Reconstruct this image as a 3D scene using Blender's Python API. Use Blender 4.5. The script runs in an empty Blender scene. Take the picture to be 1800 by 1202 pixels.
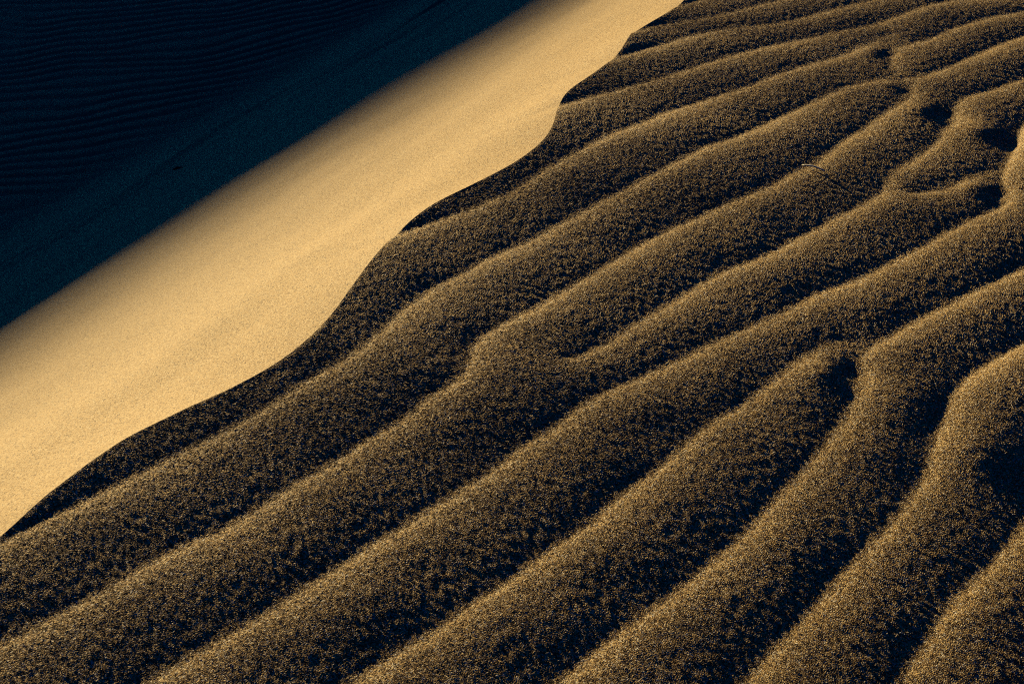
import bpy, math
import numpy as np
from mathutils import Vector

R = math.radians
scene = bpy.context.scene

# ------------------------------------------------------------------ camera
DEL = R(33.0)            # how far the camera looks down
DIST = 2.2               # metres to the point looked at
cam_d = bpy.data.cameras.new("camera")
cam_d.lens = 50.0; cam_d.sensor_width = 36.0
cam_d.clip_start = 0.05; cam_d.clip_end = 20000
cam = bpy.data.objects.new("camera", cam_d)
scene.collection.objects.link(cam)
CAM = np.array([0.0, -DIST*math.cos(DEL), DIST*math.sin(DEL)])
cam.location = CAM
cam.rotation_euler = (math.pi/2 - DEL, 0, 0)
scene.camera = cam
cam_d.dof.use_dof = True
cam_d.dof.focus_distance = 2.7
cam_d.dof.aperture_fstop = 20.0

# ------------------------------------------------------------------ light
SUN_EL = R(10.5)
SUN_AZ = R(122.0)        # direction towards the sun, counter-clockwise from +X
SUNV = np.array([math.cos(SUN_EL)*math.cos(SUN_AZ), math.cos(SUN_EL)*math.sin(SUN_AZ), math.sin(SUN_EL)])
sl = bpy.data.lights.new("sun", 'SUN')
sl.energy = 4.5
sl.angle = R(0.62)
sl.color = (1.0, 0.77, 0.39)
so = bpy.data.objects.new("sun", sl)
scene.collection.objects.link(so)
so.rotation_euler = Vector(SUNV).to_track_quat('Z', 'Y').to_euler()
so.location = (-6, 10, 6)

world = bpy.data.worlds.new("World")
scene.world = world
world.use_nodes = True
wn = world.node_tree
bg = wn.nodes['Background']
sky = wn.nodes.new('ShaderNodeTexSky')
sky.sky_type = 'NISHITA'; sky.sun_disc = False
sky.sun_elevation = SUN_EL
sky.sun_rotation = math.pi/2 - SUN_AZ
sky.ozone_density = 6.0; sky.dust_density = 1.0
tint = wn.nodes.new('ShaderNodeMix'); tint.data_type = 'RGBA'; tint.blend_type = 'MULTIPLY'
tint.inputs['Factor'].default_value = 1.0
tint.inputs[7].default_value = (0.010, 0.115, 0.155, 1)
gam = wn.nodes.new('ShaderNodeGamma'); gam.inputs[1].default_value = 1.8
wn.links.new(sky.outputs[0], gam.inputs[0])
wn.links.new(gam.outputs[0], tint.inputs[6])
wn.links.new(tint.outputs[2], bg.inputs['Color'])
bg.inputs['Strength'].default_value = 0.05

scene.view_settings.view_transform = 'Standard'
scene.view_settings.look = 'None'
scene.view_settings.exposure = 0.45
scene.view_settings.gamma = 1.0
scene.render.engine = 'CYCLES'
scene.cycles.use_denoising = False
scene.cycles.pixel_filter_type = 'BLACKMAN_HARRIS'
scene.cycles.filter_width = 1.1
scene.cycles.max_bounces = 1
scene.cycles.diffuse_bounces = 0
scene.cycles.glossy_bounces = 1
scene.cycles.sample_clamp_indirect = 0.4

# ------------------------------------------------------------------ helpers
rng = np.random.RandomState(7)
FPX = 1800*50.0/36.0
FWD = np.array([0, math.cos(DEL), -math.sin(DEL)])
UPV = np.array([0, math.sin(DEL), math.cos(DEL)])

def ray(px):
    px = np.atleast_2d(np.asarray(px, float))
    a = (px[:, 0]-900)/FPX; b = (601-px[:, 1])/FPX
    return np.stack([a, FWD[1]+b*UPV[1], FWD[2]+b*UPV[2]], 1)

def to_plane(px, z=0.0):
    d = ray(px)
    t = (z-CAM[2])/d[:, 2]
    return CAM + d*t[:, None]

def to_surface(px, zf, n=25):
    d = ray(px)
    z = np.zeros(len(d))
    for _ in range(n):
        t = (z-CAM[2])/d[:, 2]
        P = CAM + d*t[:, None]
        z = 0.5*z + 0.5*zf(P[:, 0], P[:, 1])
    return P[:, :2]

# mean line of the dune crest on the ground
B0 = to_plane((0, 943))[0, :2]; B1 = to_plane((1202, 0))[0, :2]
CD = (B1-B0)/np.linalg.norm(B1-B0)            # along the crest, away from the viewer
CN = np.array([-CD[1], CD[0]])                # to the left, down the slip face

def us(x, y):
    dx = x-B0[0]; dy = y-B0[1]
    return -(dx*CN[0]+dy*CN[1]), dx*CD[0]+dy*CD[1]   # u right of the crest, s along it

A0 = math.tan(R(2.2)); KAP = 0.022
def base_z(x, y):
    u, s = us(x, y)
    up = np.clip(u, 0, 2.2)
    return -(A0*u + KAP*up**2 + 2*KAP*2.2*np.clip(u-2.2, 0, 1e9)*0.3)

def noise_tile(n, cell, bands, seed):
    """periodic noise; bands = [(wavelength m, relative width, rms m)]"""
    r = np.random.RandomState(seed)
    f = np.fft.fftfreq(n, cell)
    fr = np.sqrt(f[:, None]**2 + f[None, :n//2+1]**2)
    fr[0, 0] = 1e-9
    W = np.fft.rfft2(r.standard_normal((n, n)).astype(np.float32))
    out = np.zeros((n, n), np.float32)
    for wl, wd, rms in bands:
        g = np.exp(-(np.log(fr*wl)/wd)**2)
        t = np.fft.irfft2(W*g, s=(n, n))
        out += (t/t.std()*rms).astype(np.float32)
    return out

def sample(tile, cell, x, y):
    n = tile.shape[0]
    a = x/cell; b = y/cell
    i = np.floor(a).astype(np.int64); j = np.floor(b).astype(np.int64)
    fa = (a-i).astype(np.float32); fb = (b-j).astype(np.float32)
    i0 = i % n; j0 = j % n; i1 = (i+1) % n; j1 = (j+1) % n
    return (tile[j0, i0]*(1-fa)*(1-fb)+tile[j0, i1]*fa*(1-fb)+tile[j1, i0]*(1-fa)*fb+tile[j1, i1]*fa*fb)

def bspline(A, a, b, wrap):
    """smooth (cubic B-spline) lookup of the array A at column a, row b"""
    ny, nx = A.shape
    i = np.floor(a).astype(np.int32); j = np.floor(b).astype(np.int32)
    fa = (a-i).astype(np.float32); fb = (b-j).astype(np.float32)
    def w(f):
        return ((1-f)**3/6, (3*f**3-6*f**2+4)/6, (-3*f**3+3*f**2+3*f+1)/6, f**3/6)
    wa = w(fa); wb = w(fb)
    A = A.astype(np.float32)
    out = np.zeros(np.shape(a), np.float32)
    for q in range(4):
        jj = j+q-1
        jj = jj % ny if wrap else np.clip(jj, 0, ny-1)
        row = np.zeros(np.shape(a), np.float32)
        for p in range(4):
            ii = i+p-1
            ii = ii % nx if wrap else np.clip(ii, 0, nx-1)
            row += A[jj, ii]*wa[p]
        out += row*wb[q]
    return out

def smooth(a, k):
    for _ in range(3):
        p = np.pad(a, (k, k), mode='edge')
        c = np.cumsum(np.concatenate([[0], p]))
        a = (c[2*k+1:]-c[:-2*k-1])/(2*k+1)
    return a

def grid_object(name, P, mat, smooth_shade=False):
    """one mesh from a structured grid of points P[rows, cols, 3]"""
    nr, nc = P.shape[:2]
    me = bpy.data.meshes.new(name)
    me.vertices.add(nr*nc)
    me.vertices.foreach_set('co', P.reshape(-1).astype(np.float32))
    idx = np.arange(nr*nc, dtype=np.int32).reshape(nr, nc)
    q = np.stack([idx[:-1, :-1], idx[:-1, 1:], idx[1:, 1:], idx[1:, :-1]], -1).reshape(-1)
    nf = (nr-1)*(nc-1)
    me.loops.add(nf*4); me.loops.foreach_set('vertex_index', q)
    me.polygons.add(nf)
    me.polygons.foreach_set('loop_start', np.arange(0, nf*4, 4, dtype=np.int32))
    if not smooth_shade:
        me.polygons.foreach_set('use_smooth', np.zeros(nf, bool))
    me.update(calc_edges=True)
    if smooth_shade:
        me.polygons.foreach_set('use_smooth', np.ones(nf, bool))
    else:
        me.shade_flat()
    me.materials.append(mat)
    o = bpy.data.objects.new(name, me)
    scene.collection.objects.link(o)
    return o

# ------------------------------------------------------------------ sand materials
def sand(name, stops, cell, bump, bump_dist, mottle=0.12, spec=0.25):
    m = bpy.data.materials.new(name); m.use_nodes = True
    nt = m.node_tree; N = nt.nodes; L = nt.links
    b = N['Principled BSDF']
    b.inputs['Roughness'].default_value = 0.75
    b.inputs['Specular IOR Level'].default_value = spec
    tc = N.new('ShaderNodeTexCoord')
    vo = N.new('ShaderNodeTexVoronoi'); vo.feature = 'F1'; vo.inputs['Scale'].default_value = 1.0/cell
    L.new(tc.outputs['Object'], vo.inputs['Vector'])
    sep = N.new('ShaderNodeSeparateColor'); L.new(vo.outputs['Color'], sep.inputs[0])
    rp = N.new('ShaderNodeValToRGB'); L.new(sep.outputs[0], rp.inputs[0])
    el = rp.color_ramp.elements
    el[0].position = stops[0][0]; el[0].color = (*stops[0][1], 1)
    el[1].position = stops[-1][0]; el[1].color = (*stops[-1][1], 1)
    for p, c in stops[1:-1]:
        e = el.new(p); e.color = (*c, 1)
    no = N.new('ShaderNodeTexNoise'); no.inputs['Scale'].default_value = 7.0; no.inputs['Detail'].default_value = 5
    L.new(tc.outputs['Object'], no.inputs['Vector'])
    mr = N.new('ShaderNodeMapRange'); L.new(no.outputs[0], mr.inputs[0])
    mr.inputs[1].default_value = 0.3; mr.inputs[2].default_value = 0.7
    mr.inputs[3].default_value = 1-mottle; mr.inputs[4].default_value = 1+mottle
    mx = N.new('ShaderNodeMix'); mx.data_type = 'RGBA'; mx.blend_type = 'MULTIPLY'; mx.inputs['Factor'].default_value = 1
    L.new(rp.outputs[0], mx.inputs[6]); L.new(mr.outputs[0], mx.inputs[7])
    L.new(mx.outputs[2], b.inputs['Base Color'])
    bp = N.new('ShaderNodeBump'); bp.inputs['Strength'].default_value = bump; bp.inputs['Distance'].default_value = bump_dist
    bp.invert = True
    L.new(vo.outputs['Distance'], bp.inputs['Height']); L.new(bp.outputs[0], b.inputs['Normal'])
    return m

M_coarse = sand('coarse_sand', [(0.0, (.04, .028, .018)), (0.22, (.15, .09, .04)), (0.45, (.52, .32, .125)),
                                (0.7, (.82, .56, .22)), (0.9, (.90, .72, .40)), (1.0, (1, .97, .88))],
                0.0016, 0.8, 0.0010)
M_fine = sand('fine_sand', [(0.0, (.06, .04, .02)), (0.16, (.32, .20, .09)), (0.24, (.54, .37, .17)), (0.5, (.58, .40, .185)), (0.8, (.66, .48, .24)),
                            (1.0, (.80, .66, .42))], 0.0019, 0.65, 0.0011, mottle=0.04)
M_floor = sand('floor_sand', [(0.0, (.18, .12, .06)), (0.5, (.40, .29, .15)), (1.0, (.58, .44, .27))], 0.003, 0.2, 0.001)

# ------------------------------------------------------------------ ripple troughs (traced, as pixel positions of the photograph)
TR = [
 # (points, start open (outside picture), end open)
 ([(1100,42),(1150,24),(1190,13),(1250,-2),(1330,-22)]),
 ([(1110,60),(1150,48),(1200,41),(1225,37),(1262,30),(1300,21),(1337,11),(1400,-3),(1470,-20)]),
 ([(1040,116),(1080,105),(1100,100),(1132,90),(1160,83),(1187,74),(1212,67),(1240,60),(1275,54),(1325,48),(1350,46),(1387,40),(1425,30),(1462,20),(1500,11),(1537,2),(1600,-12)]),
 ([(930,203),(985,188),(1030,176),(1050,170),(1085,162),(1100,156),(1137,147),(1175,136),(1212,124),(1250,112),(1287,100),(1325,90),(1350,85),(1387,77),(1425,70),(1462,60),(1500,53),(1525,48),(1562,37),(1587,28),(1612,18),(1637,10),(1675,4),(1725,0),(1800,-6),(1900,-16)]),
 ([(640,430),(705,412),(740,400),(762,392),(800,380),(825,371),(862,354),(900,339),(925,321),(950,305),(975,291),(1005,272),(1040,256),(1075,236),(1112,225),(1137,215),(1162,203),(1187,194),(1225,184),(1250,176),(1275,167),(1300,159),(1325,150),(1350,140),(1375,131),(1400,122),(1425,115),(1450,110),(1475,103),(1500,92),(1525,80),(1548,70),(1562,66)]),
 ([(1556,66),(1567,78),(1571,90),(1569,100),(1564,112),(1566,125)]),
 ([(1562,66),(1571,88),(1580,86),(1600,80),(1625,74),(1650,64),(1675,53),(1700,45),(1725,38),(1750,31),(1800,24),(1900,12)]),
 ([(0,955),(40,935),(90,910),(137,888),(187,863),(225,843),(250,832),(287,812),(325,794),(362,776),(400,756),(450,727),(475,711),(500,697),(525,680),(550,663),(575,650),(600,635),(620,622),(640,609),(655,594),(675,575),(700,550),(732,529),(757,507),(787,495),(812,484),(837,467),(862,455),(900,437),(925,429),(950,416),(970,402),(1000,387),(1012,380),(1037,366),(1055,355),(1075,346),(1100,334),(1120,322),(1140,311),(1175,294),(1200,280),(1225,267),(1237,260),(1275,250),(1300,240),(1325,231),(1350,217),(1387,202),(1412,189),(1437,178),(1462,166),(1487,156),(1525,147),(1560,140),(1576,138)]),
 ([(0,1133),(13,1126),(38,1113),(63,1102),(88,1088),(113,1073),(151,1056),(176,1042),(201,1026),(226,1012),(251,997),(276,981),(301,972),(327,956),(377,938),(402,925),(450,896),(475,880),(495,865),(512,855),(537,842),(562,827),(590,810),(612,797),(630,782),(650,772),(675,757),(700,742),(720,727),(737,710),(762,692),(782,682),(800,667),(818,650),(820,630),(828,608),(850,590),(880,573),(900,561),(925,550),(950,538),(962,527),(987,516),(1012,500),(1037,485),(1062,470),(1087,455),(1112,440),(1137,425),(1162,414),(1175,405),(1200,396),(1225,385),(1250,372),(1275,360),(1300,351),(1325,340),(1350,331),(1375,316),(1395,304),(1420,297),(1432,290),(1442,281),(1457,269),(1475,256),(1490,244),(1512,234),(1525,222),(1550,205),(1562,196),(1580,185),(1597,174),(1602,164),(1595,152),(1578,139)]),
 ([(1566,125),(1578,138),(1605,141),(1625,135),(1650,127),(1675,116),(1700,106),(1725,95),(1750,84),(1775,74),(1800,66),(1900,32)]),
 ([(985,640,0),(1015,628,.3),(1045,614,.7),(1075,597),(1100,580),(1125,565),(1150,550),(1175,535),(1200,520),(1220,507),(1250,490),(1275,475),(1310,466),(1350,448),(1375,435),(1400,420),(1425,409),(1450,396),(1462,387),(1487,376),(1500,371),(1525,356),(1546,344),(1555,325),(1568,304),(1590,293),(1622,271),(1647,250),(1655,235),(1676,217),(1678,208),(1674,198),(1680,186),(1690,177),(1705,171),(1725,166),(1750,159),(1775,149),(1800,140),(1900,108)]),
 ([(1590,344,0),(1615,342,.5),(1650,336),(1675,329),(1700,317),(1722,308),(1745,304),(1762,300)]),
 ([(276,1189),(301,1174),(327,1159),(352,1145),(377,1130),(402,1113),(427,1101),(463,1080),(488,1066),(513,1048),(525,1036),(550,1024),(563,1013),(588,1000),(613,985),(638,967),(664,950),(689,938),(721,919),(750,898),(775,883),(800,867),(825,853),(850,838),(875,820),(900,797),(925,779),(950,767),(975,750),(1000,728),(1025,710),(1050,695),(1075,685),(1112,670),(1137,658),(1162,648),(1200,629),(1225,618),(1250,605),(1275,595),(1300,583),(1325,573),(1350,562),(1375,551),(1400,537),(1425,521),(1450,512),(1475,504),(1500,495),(1525,484),(1550,470),(1575,459),(1600,445),(1625,434),(1650,417),(1662,410),(1687,397),(1712,385),(1730,378),(1750,370),(1762,361),(1768,347),(1761,331),(1756,315),(1763,300),(1775,270),(1786,250),(1790,232),(1802,218),(1850,190),(1920,160)]),
 ([(626,1194),(651,1176),(676,1156),(701,1143),(726,1130),(751,1115),(777,1097),(802,1080),(827,1060),(852,1045),(877,1030),(900,1014),(925,994),(950,978),(975,960),(1000,944),(1026,928),(1051,907),(1062,893),(1087,872),(1105,859),(1130,842),(1155,824),(1175,806),(1200,785),(1225,762),(1250,742),(1275,729),(1305,710),(1325,695),(1350,675),(1370,660),(1387,647),(1412,632),(1430,617),(1448,606,.5),(1475,598,.3),(1500,604,.5),(1514,616)]),
 ([(988,1191),(1013,1171),(1038,1149),(1063,1128),(1088,1112),(1113,1092),(1139,1073),(1164,1056),(1189,1036),(1214,1015),(1239,998),(1264,973),(1290,955),(1315,930),(1332,910),(1350,890),(1375,863),(1395,844),(1410,825),(1425,807),(1445,785),(1457,765),(1475,745),(1489,724),(1496,705),(1507,687),(1515,670),(1508,650),(1505,632),(1518,618),(1535,604),(1562,595),(1575,584),(1600,569),(1625,556),(1650,545),(1675,532),(1700,519),(1725,507),(1750,496),(1775,482),(1800,471),(1900,425)]),
 ([(1300,1202),(1320,1183),(1336,1165),(1350,1150),(1367,1127),(1393,1105),(1413,1081),(1438,1058),(1455,1033),(1475,1008),(1501,985),(1521,963),(1543,944),(1563,920),(1577,904),(1592,878),(1610,857),(1622,838),(1631,807),(1638,775),(1651,750),(1657,725),(1665,705),(1680,682),(1700,662),(1725,647),(1750,632),(1775,617),(1800,604),(1900,560)]),
 ([(1577,1202),(1596,1166),(1614,1141),(1631,1117),(1646,1089),(1671,1061),(1689,1040),(1714,1012),(1739,992),(1757,970),(1777,948),(1800,915),(1835,860),(1900,800),(1980,760)]),
 ([(1830,1210),(1870,1140),(1930,1070),(2000,1000)]),
]
BR = [(1202,0),(1182,17),(1162,30),(1130,47),(1112,57),(1102,70),(1095,85),(1080,102),(1057,120),(1035,135),(1007,152),(995,162),(985,177),(979,190),(977,205),(972,222),(960,242),(945,257),(925,272),(900,289),(875,302),(825,327),(775,350),(750,365),(725,385),(705,402),(687,420),(667,440),(650,460),(630,487),(612,512),(595,537),(575,562),(557,580),(540,597),(530,605),(505,625),(480,642),(450,659),(425,672),(387,692),(337,712),(287,737),(237,760),(212,775),(175,800),(150,817),(125,837),(100,855),(75,875),(50,897),(38,910),(0,943)]

# troughs on the ground, the open ends carried on past the picture
def extend(P, W, a, b, L=1.0):
    if a:
        d = P[0]-P[min(6, len(P)-1)]; d /= np.linalg.norm(d)
        P = np.vstack([P[0]+d*L, P]); W = np.concatenate([[W[0]], W])
    if b:
        d = P[-1]-P[-min(4, len(P))]; d /= np.linalg.norm(d)
        P = np.vstack([P, P[-1]+d*L]); W = np.concatenate([W, [W[-1]]])
    return P, W
LINES = []
for pts in TR:
    px = [(p[0], p[1]-3) for p in pts]
    w = np.array([p[2] if len(p) > 2 else 1.0 for p in pts])
    P = to_surface(px, base_z)
    a = pts[0][0] <= 0 or pts[0][1] > 1180
    b = pts[-1][0] >= 1900 or pts[-1][1] < -1 or pts[-1][1] > 1205
    P, w = extend(P, w, a, b)
    seg = np.linalg.norm(np.diff(P, axis=0), axis=1); cum = np.concatenate([[0], np.cumsum(seg)])
    n = max(int(cum[-1]/0.004), 4); tt = np.linspace(0, cum[-1], n)
    xs = np.interp(tt, cum, P[:, 0]); ys = np.interp(tt, cum, P[:, 1]); ws = np.interp(tt, cum, w)
    if n > 12:
        e = np.minimum(np.arange(n), np.arange(n)[::-1])
        kk = np.clip(e/8, 0, 1)
        xs = xs+(smooth(xs, 2)-xs)*kk; ys = ys+(smooth(ys, 2)-ys)*kk
    P = np.stack([xs, ys], 1); w = ws
    LINES.append((P, w))

# ------------------------------------------------------------------ ripple relief: a film pinned along the troughs and blown by the wind
G = 0.006
GX0, GY0, GNX, GNY = -1.15, -1.15, 560, 620
gx = GX0 + G*np.arange(GNX); gy = GY0 + G*np.arange(GNY)
XX, YY = np.meshgrid(gx, gy)
pin = np.zeros_like(XX)
SIG = 0.0045
for P, w in LINES:
    for i in range(len(P)-1):
        a = P[i]; b = P[i+1]; d = b-a; l2 = float(d@d)
        if l2 < 1e-10: continue
        m = 0.02
        x0 = int((min(a[0], b[0])-m-GX0)/G); x1 = int((max(a[0], b[0])+m-GX0)/G)+2
        y0 = int((min(a[1], b[1])-m-GY0)/G); y1 = int((max(a[1], b[1])+m-GY0)/G)+2
        x0 = max(x0, 0); y0 = max(y0, 0); x1 = min(x1, GNX); y1 = min(y1, GNY)
        if x1 <= x0 or y1 <= y0: continue
        X = XX[y0:y1, x0:x1]-a[0]; Y = YY[y0:y1, x0:x1]-a[1]
        t = np.clip((X*d[0]+Y*d[1])/l2, 0, 1)
        dd = (X-t*d[0])**2+(Y-t*d[1])**2
        ww = w[i]+(w[i+1]-w[i])*t
        pin[y0:y1, x0:x1] = np.maximum(pin[y0:y1, x0:x1], ww**2*np.exp(-dd/SIG**2))
GDIR = np.array([0.64, -0.77]); KA = 34.0; STOSS = 0.101
def solve():
    W = pin*60.0
    lf = 0.10*np.clip((-us(XX, YY)[0]+0.03)/0.03, 0, 1)
    h = np.full_like(XX, 0.008)
    ax = KA*G*GDIR[0]/2; ay = KA*G*GDIR[1]/2
    src = STOSS*KA*G*G
    par = (np.add.outer(np.arange(GNY), np.arange(GNX)) % 2).astype(bool)
    om = 1.6
    for it in range(520):
        for c in (par, ~par):
            p = np.pad(h, 1, mode='edge')
            n = (1+ax)*p[1:-1, 2:]+(1-ax)*p[1:-1, :-2]+(1+ay)*p[2:, 1:-1]+(1-ay)*p[:-2, 1:-1]+src+lf*0.006
            n /= (4+W+lf)
            h = np.where(c, h+om*(n-h), h)
    h = np.clip(h, 0, 0.03)/0.009
    return 0.0095*((h+0.03)**0.85-0.03**0.85)
H = solve()
# ridge noses that end in a pocket: the nose stands up, the pocket behind it is scooped out
POCKETS = [((1492, 655), .026, .0050, (1448, 655), .032, .0045),
           ((1655, 200), .026, .0050, (1620, 196), .030, .0045),
           ((1557, 96), .020, .0025, (1530, 92), .026, .0030), ((1746, 340), .024, .0050, (1710, 335), .028, .0045),
           ((1765, 250), .034, .0050, (1726, 232), .036, .004),
           ((1588, 163), .018, .0015, (1562, 152), .022, .0015), 
           ((1650, 745), .055, .002, (1590, 720), .055, .003),
           ((1790, 830), .06, .002, (1720, 800), .06, .004)]
for c, rc, dc, b, rb, db in POCKETS:
    for p, rad, amp in ((c, rc, -dc), (b, rb, db)):
        q = to_surface([p], base_z)[0]
        H += amp*np.exp(-((XX-q[0])**2+(YY-q[1])**2)/rad**2)
# far from the traced area: a plain wave train of the same spacing
def generic(x, y):
    ph = (x*GDIR[0]+y*GDIR[1])/0.15 + 0.35*np.sin(x*1.7+y*0.9)+0.25*np.sin(y*2.3-x*1.1+1)
    f = ph-np.floor(ph)
    return 0.0085*(np.where(f < .3, np.sin(f/.3*math.pi/2), np.cos((f-.3)/.7*math.pi/2)))
def ripple(x, y):
    a = np.clip((x-GX0)/G, 0, GNX-1.001); b = np.clip((y-GY0)/G, 0, GNY-1.001)
    v = bspline(H, a, b, False)
    e = np.minimum(np.minimum(x-GX0, GX0+G*GNX-x), np.minimum(y-GY0, GY0+G*GNY-y))
    k = np.clip(e/0.15, 0, 1)
    out = v*k
    far = k < 1
    if far.any():
        out = np.where(far, v*k+(1-k)*generic(x, y), out)
    return out
def dune_z(x, y): return base_z(x, y)+ripple(x, y)

# ------------------------------------------------------------------ the brink
bw = to_surface(BR, dune_z)[::-1]           # near to far
bw = bw[np.argsort(bw[:, 1])]
y_near, y_far = bw[0, 1], bw[-1, 1]
# carry it on both ways with small scallops
ext = []
for k in range(1, 60):
    y = y_far+0.05*k
    ext.append((bw[-1, 0]+(y-y_far)*CD[0]/CD[1]+0.02*math.sin(k*1.3)*min(1, k/4), y))
pre = []
for k in range(1, 60):
    y = y_near-0.05*k
    pre.append((bw[0, 0]+(y-y_near)*CD[0]/CD[1]+0.015*math.sin(k*1.1)*min(1, k/4), y))
bw = np.vstack([np.array(pre[::-1]), bw, np.array(ext)])
def brink_x(y):
    yy = np.clip(y, bw[0, 1], bw[-1, 1])
    return np.interp(yy, bw[:, 1], bw[:, 0])+(y-yy)*CD[0]/CD[1]

# rows of the two dune sheets: constant y, close together inside the view
def view_rows():
    ys = []
    y = -0.86
    while y < 2.15:
        ys.append(y)
        d2 = (y-CAM[1])**2+CAM[2]**2
        ys_step = 0.62*(1800/1024)/FPX*d2/CAM[2]      # about 0.8 of a picture row on level ground
        y += min(ys_step, 0.0028)
    return ys
rows = view_rows()
up = [rows[-1]]; st = 0.003
while up[-1] < 60: up.append(up[-1]+st); st *= 1.09
dn = [rows[0]]; st = 0.002
while dn[-1] > -40: dn.append(dn[-1]-st); st *= 1.12
rows = np.array(dn[:0:-1]+rows+up[1:])
bx = brink_x(rows)
fine = np.arange(len(rows))
# a light smoothing keeps the edge from showing the traced corners
sel = (rows > -0.85) & (rows < 2.2)
tmp = bx.copy(); wk = np.clip(np.minimum(rows+0.85, 2.2-rows)/0.15, 0, 1); bx = bx+(smooth(bx, 9)-bx)*wk

NCF = 1700
half = 0.36*1.16
t = np.linspace(0, 1, NCF)
d_row = np.sqrt((np.clip(rows, -1.2, 2.3)-CAM[1])**2+CAM[2]**2)
xr = np.maximum(half*((np.clip(rows, -1.2, 2.3)-CAM[1])*math.cos(DEL)+CAM[2]*math.sin(DEL))+0.05, bx+0.7)
Xf = bx[:, None]+(xr-bx)[:, None]*t[None, :]
ex = []; st = 0.003; a = 0
while a < 60: a += st; ex.append(a); st *= 1.13
Xo = xr[:, None]+np.array(ex)[None, :]
X = np.hstack([Xf, Xo]); Y = np.repeat(rows[:, None], X.shape[1], 1)

CELL = 0.0006
grain = noise_tile(2048, CELL, [(0.0022, 0.4, 0.00024), (0.012, 0.5, 0.00003)], 3)
clump = noise_tile(1024, 0.0015, [(0.010, 0.4, 0.00022)], 8)
CS, SS = math.cos(SUN_AZ), math.sin(SUN_AZ)
tall = noise_tile(2048, CELL, [(0.0036, 0.5, 1.0)], 4)
grain += 0.00042*np.clip(tall-1.5, 0, 2)
lump = noise_tile(1024, 0.004, [(0.03, 0.4, 0.0001), (0.16, 0.5, 0.0003)], 5)
def rough(x, y):
    c, s = math.cos(0.5), math.sin(0.5)
    return sample(grain, CELL, x*c-y*s, x*s+y*c)+bspline(lump, x/0.004, y/0.004, True)\
        +bspline(clump, (x*SS-y*CS)/0.0015, (x*CS+y*SS)/0.0015/3.0, True)
Z = dune_z(X, Y)
zb_raw = Z[:, 0].copy()
fade = np.clip((X-bx[:, None])/0.006, 0, 1)
fadeout = np.clip(1-(X-xr[:, None])/0.5, 0, 1)*np.clip(1-(np.abs(Y-0.6)-1.6)/1.0, 0, 1)
Z = Z+rough(X, Y)*(0.25+0.75*fade)*fadeout
P1 = np.stack([X, Y, Z], -1)
o = grid_object('windward_slope', P1, M_coarse); o['kind'] = 'structure'
brink = P1[:, 0, :].copy()

# ------------------------------------------------------------------ slip face, below the brink on the far side
TS = math.tan(R(29.5)); QF = 3.45; ZF = -TS*QF
_, s_b = us(brink[:, 0], brink[:, 1])
q_b = -us(brink[:, 0], brink[:, 1])[0]
# smooth crest the slope hangs from
sg = np.arange(-3.0, 6.0, 0.01)
qg = np.interp(sg, s_b, q_b)
qs = smooth(qg, 16)
q_s = np.interp(s_b, sg, qs)
dq = []; st = 0.0012; a = 0
while a < 4.45:
    dq.append(a); a += st; st = min(st*1.012, 0.02)
dq = np.array(dq); QEND = 3.57
slipn = noise_tile(1024, 0.0012, [(0.004, 0.5, 0.00016), (0.012, 0.5, 0.00008)], 11)
waves = noise_tile(1024, 0.01, [(0.35, 0.5, 0.0018), (1.1, 0.5, 0.009)], 13)
RES = 0.16
def slip_z(q, s, off, dist):
    # off: height of the brink above the smooth slope, dying out down the slope
    z = -TS*q + off*np.exp(-dist/RES)
    # concave foot running out on the valley floor
    k = 0.035
    d = (ZF-z)/k
    z = z + k*np.log1p(np.exp(np.clip(d, -30, 30)))
    return z
off = brink[:, 2] + TS*q_b
DD = dq[None, :]/dq[-1]*(QEND-q_b)[:, None]
Q = q_b[:, None]+DD
S = np.repeat(s_b[:, None], len(dq), 1)
XS = B0[0]+Q*CN[0]+S*CD[0]; YS = B0[1]+Q*CN[1]+S*CD[1]
base_off = np.interp(s_b, sg, smooth(np.interp(sg, s_b, off), 30))
ZS = slip_z(Q, S, off[:, None], DD)+base_off[:, None]*(1-np.exp(-DD/RES))*np.exp(-(DD/1.6)**2)
env = np.clip(DD/0.25, 0, 1)*np.clip((3.5-Q)/0.35, 0, 1)
# low avalanche streaks run along the foot of the face
def streaks(q, s):
    q2 = q+0.10*np.sin(s*0.9)+0.04*np.sin(s*2.3+1)
    env = np.exp(-((q2-2.65)/0.7)**2)
    f = (q2/0.33+0.35*np.sin(s*.7)+0.12*np.sin(q2*7)) % 1.0
    g = (q2/0.19+0.4*np.sin(s*.5+2)) % 1.0
    return env*(0.026*np.where(f < .16, f/.16, (1-f)/.84)+0.016*np.where(g < .2, g/.2, (1-g)/.8))
ZS = ZS+env*(sample(waves, 0.01, Q*1.0, S*0.35)+streaks(Q, S))+np.clip(DD/0.004, 0, 1)*sample(slipn, 0.0012, XS, YS)*np.exp(-(DD/1.8)**2)
ZS[:, 0] = brink[:, 2]
PS = np.stack([XS, YS, ZS], -1)
PS[:, 0, :] = brink
o = grid_object('slip_face', PS[:, ::-1], M_fine, True); o['kind'] = 'structure'

def slip_at(px, n=60):
    """where the view of a photograph position meets the smooth slip face or floor"""
    d = ray(px)[0]; lo, hi = 1.5, 30.0
    f = lambda t: (CAM+d*t)[2]-max(-TS*-us((CAM+d*t)[0], (CAM+d*t)[1])[0], ZF)
    tt = np.linspace(lo, hi, 4000); v = np.array([f(a) for a in tt])
    i = np.where(v < 0)[0]
    k = i[0] if len(i) else -1
    return CAM+d*tt[k]

# ------------------------------------------------------------------ valley floor with small ripples, and the tall dune that shades it
qv = [3.53]; st = 0.010
while qv[-1] < 400:
    qv.append(qv[-1]+st)
    if qv[-1] > 12: st *= 1.06
    
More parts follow.
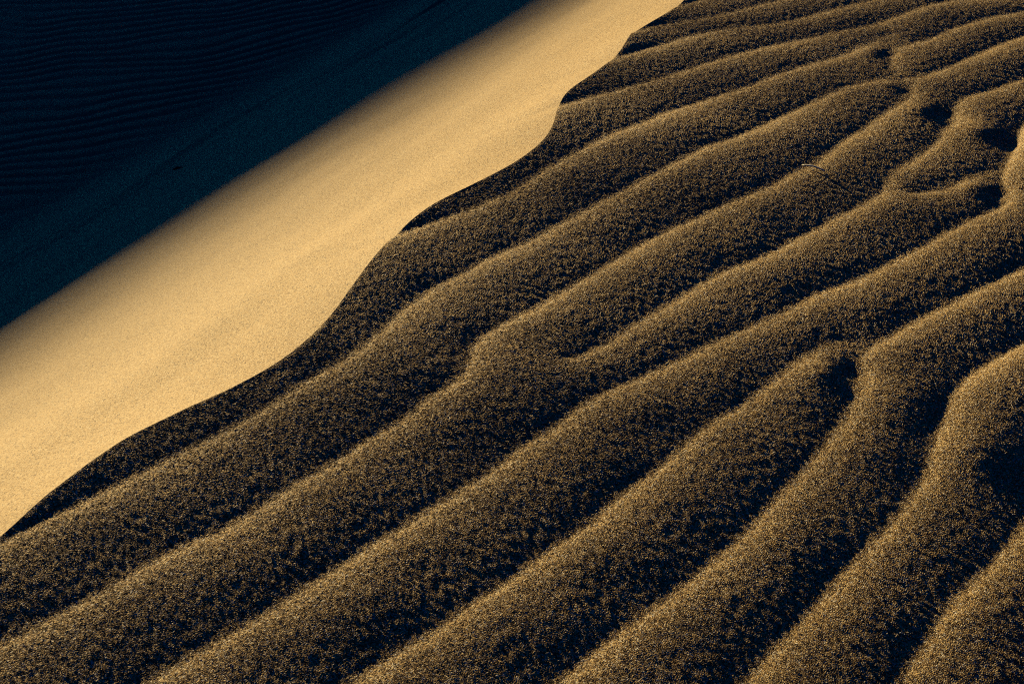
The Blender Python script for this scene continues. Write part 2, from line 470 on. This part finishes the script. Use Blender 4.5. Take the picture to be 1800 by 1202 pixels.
qv = np.array(qv)
svl = list(np.arange(-1.5, 9.0, 0.02)); a = svl[-1]; st = 0.02
while a < 400: st *= 1.09; a += st; svl.append(a)
a = svl[0]; st = 0.02; pre2 = []
while a > -400: st *= 1.09; a -= st; pre2.append(a)
sv = np.array(pre2[::-1]+svl)
QV, SV = np.meshgrid(qv, sv)
XV = B0[0]+QV*CN[0]+SV*CD[0]; YV = B0[1]+QV*CN[1]+SV*CD[1]

fwarp = noise_tile(512, 0.05, [(1.3, 0.4, 0.32), (0.6, .4, .12)], 31)
def floor_ripples(x, y):
    xc = np.clip(x, -4.5, 1.0)+3.1
    ph = (y-0.12*x-0.18*xc**2-np.clip(x-1, 0, 50)*0.6)/0.118+0.5*np.sin(x*1.1+0.4*y)+bspline(fwarp, x/0.05, y/0.05, True)
    f = ph-np.floor(ph)
    return 0.009*np.where(f < .35, np.sin(f/.35*math.pi/2), np.cos((f-.35)/.65*math.pi/2))
RD = 90.0
EDGE = [slip_at(p) for p in ((0, 640), (225, 512), (450, 366), (640, 250), (1005, 18))]
RID = np.array([e+SUNV*RD/math.cos(SUN_EL) for e in EDGE])
ru, rs = us(RID[:, 0], RID[:, 1]); rq = -ru
order = np.argsort(rs); rs = rs[order]; rq = rq[order]; rz = RID[order, 2]
sl0 = (rz[-1]-rz[0])/(rs[-1]-rs[0]); ql0 = (rq[-1]-rq[0])/(rs[-1]-rs[0])
print('ridge s', rs, 'q', rq, 'z', rz)
def ridge(s):
    sc_ = np.clip(s, rs[0], rs[-1])
    e = s-sc_
    k = 12*np.tanh(e/12)
    return np.interp(sc_, rs, rq)+ql0*k, np.interp(sc_, rs, rz)+sl0*k*0.5-np.clip(np.abs(e)-25, 0, 400)*0.02
PQ, PZ = ridge(SV)
face = PZ-np.abs(QV-PQ)*np.where(QV < PQ, 0.30, 0.26)
ZV = ZF+0.035*np.log1p(np.exp(np.clip((-TS*QV-ZF)/0.035, -30, 30)))
ZV = np.maximum(ZV, face)
ZV = ZV-np.clip(QV-150, 0, 250)*0.03
ZV = ZV+floor_ripples(XV, YV)*np.clip((QV-3.53)/0.3, 0, 1)*np.clip(1-(QV-14)/6, 0, 1)-0.004
# far dune is its own sheet; the floor stops at its foot
floorm = face < ZF
ZFl = np.where(floorm, ZV, ZF-0.004-0.0*ZV)
ZFl = ZFl-np.where(QV > 150, np.clip(QV-150, 0, 250)*0.03, 0)
o = grid_object('valley_floor', np.stack([XV, YV, ZFl], -1)[:, ::-1], M_floor, True); o['kind'] = 'structure'
# the tall dune
qd = np.concatenate([np.linspace(-75, -2, 100), np.linspace(-1.8, 1.8, 37), np.linspace(2, 80, 60)])
sd = sv[(sv > -160) & (sv < 170)][::2]
QD, SD = np.meshgrid(qd, sd)
pq, pz = ridge(SD)
ZD = pz-np.abs(QD)*np.where(QD < 0, 0.30, 0.26)
dn_ = noise_tile(512, 0.5, [(14, 0.5, 0.25)], 21)
ZD = np.maximum(ZD+sample(dn_, 0.5, QD+50, SD+200)*np.clip(np.abs(QD)/5-.3, 0, 1), ZF-0.4)
QQ = pq+QD
o = grid_object('far_dune', np.stack([B0[0]+QQ*CN[0]+SD*CD[0], B0[1]+QQ*CN[1]+SD*CD[1], ZD], -1)[:, ::-1], M_floor, True); o['kind'] = 'structure'

# the plain out to the horizon
rr = np.array([0, 20, 60, 150, 400, 1000, 3000, 8000.]); th = np.linspace(0, 2*math.pi, 65)
RR, TH = np.meshgrid(rr, th)
o = grid_object('sand_plain', np.stack([RR*np.cos(TH), RR*np.sin(TH), np.full_like(RR, -8.5)], -1), M_floor, True); o['kind'] = 'structure'

# ------------------------------------------------------------------ small things lying on the sand
def flat_mat(name, col, rough=0.6, var=0.25, scale=300):
    m = bpy.data.materials.new(name); m.use_nodes = True
    N = m.node_tree.nodes; L = m.node_tree.links; b = N['Principled BSDF']
    no = N.new('ShaderNodeTexNoise'); no.inputs['Scale'].default_value = scale
    tc = N.new('ShaderNodeTexCoord'); L.new(tc.outputs['Object'], no.inputs['Vector'])
    rp = N.new('ShaderNodeValToRGB'); L.new(no.outputs[0], rp.inputs[0])
    rp.color_ramp.elements[0].position = .3; rp.color_ramp.elements[1].position = .7
    rp.color_ramp.elements[0].color = (*[c*(1-var) for c in col], 1)
    rp.color_ramp.elements[1].color = (*[min(1, c*(1+var)) for c in col], 1)
    L.new(rp.outputs[0], b.inputs['Base Color']); b.inputs['Roughness'].default_value = rough
    return m
M_straw = flat_mat('dry_straw', (.92, .87, .76), .4, .06)
M_stone = flat_mat('dark_stone', (.05, .045, .04), .8)

def tube(name, pts, rad, mat, n=8):
    pts = [Vector(p) for p in pts]
    vs = []; fs = []
    for i, p in enumerate(pts):
        d = (pts[min(i+1, len(pts)-1)]-pts[max(i-1, 0)]).normalized()
        a = d.cross(Vector((0, 0, 1))).normalized(); b = a.cross(d)
        for k in range(n):
            an = 2*math.pi*k/n
            vs.append(p+(a*math.cos(an)+b*math.sin(an))*rad[i])
    for i in range(len(pts)-1):
        for k in range(n):
            fs.append((i*n+k, i*n+(k+1) % n, (i+1)*n+(k+1) % n, (i+1)*n+k))
    fs.append(tuple(range(n))[::-1]); fs.append(tuple((len(pts)-1)*n+k for k in range(n)))
    me = bpy.data.meshes.new(name); me.from_pydata([tuple(v) for v in vs], [], fs); me.update()
    me.materials.append(mat)
    me.polygons.foreach_set('use_smooth', [True]*len(fs))
    o = bpy.data.objects.new(name, me); scene.collection.objects.link(o)
    return o
st_px = [(1409, 294), (1418, 297.5), (1428, 300.3), (1438, 303), (1449, 305.5)]
sp = to_surface(st_px, dune_z)
def top_z(x, y):
    x = np.array([x]); y = np.array([y])
    return float((dune_z(x, y)+rough(x, y))[0])
zz = [top_z(p[0], p[1]) for p in sp]
L0, L1 = Vector((*sp[0], zz[0]+0.0022)), Vector((*sp[-1], zz[-1]+0.0022))
pts = []
for i in range(9):
    k = i/8; p = L0.lerp(L1, k)
    g = max(top_z(p.x+a, p.y+b) for a in (-.001, 0, .001) for b in (-.001, 0, .001))
    p.z = max(p.z, g+0.0012)+0.003+0.003*math.sin(k*math.pi)
    pts.append(p)
o = tube('grass_stem', pts, [0.0006+0.0016*min(1, i/2.2)*(1-0.5*(i/8)) for i in range(9)], M_straw)
o['label'] = 'thin pale dry grass stem lying across a rippled sand ridge'; o['category'] = 'grass stem'

def stone(name, px, size, yaw, seed, label):
    r = np.random.RandomState(seed)
    c = slip_at(px)
    import bmesh
    bm = bmesh.new(); bmesh.ops.create_icosphere(bm, subdivisions=3, radius=1)
    ph = r.rand(6)*6
    for v in bm.verts:
        x, y, z = v.co
        f = 1+0.16*math.sin(2.3*x+ph[0])*math.sin(2.9*y+ph[1])+0.12*math.sin(4.1*z+3*x+ph[2])+0.06*math.sin(7*y+ph[3])
        v.co = Vector((x*size[0]*f, y*size[1]*f, z*size[2]*f))
    me = bpy.data.meshes.new(name); bm.to_mesh(me); bm.free(); me.materials.append(M_stone)
    o = bpy.data.objects.new(name, me); scene.collection.objects.link(o)
    o.location = (c[0], c[1], c[2]); o.rotation_euler = (0.2, -0.1, yaw)
    o['label'] = label; o['category'] = 'stone'; o['group'] = 'stones in the shade below the slip face'
    return o
STONES = [stone('stone', (313, 305), (0.016, 0.008, 0.009), R(25), 2, 'larger elongated dark stone half buried in the blue shaded sand'),
          stone('stone', (323, 302), (0.006, 0.005, 0.006), R(50), 5, 'tiny round dark stone just right of the elongated stone in shade')]
# seat the stones on the real surface
import mathutils
from mathutils.bvhtree import BVHTree
sf = bpy.data.objects['slip_face']
rr_ = slice(None)
sub = PS[::2, ::2]
near = np.hypot(sub[..., 0]-STONES[0].location.x, sub[..., 1]-STONES[0].location.y) < 0.9
pp = sub[near]
for s_ in STONES:
    d = np.hypot(pp[:, 0]-s_.location.x, pp[:, 1]-s_.location.y)
    k = np.argsort(d)[:4]
    if len(k): s_.location.z = float(pp[k, 2].mean())+0.001
print('verts', P1.shape, PS.shape, QV.shape, 'edges', [e.round(2).tolist() for e in EDGE], 'hmax', H.max())
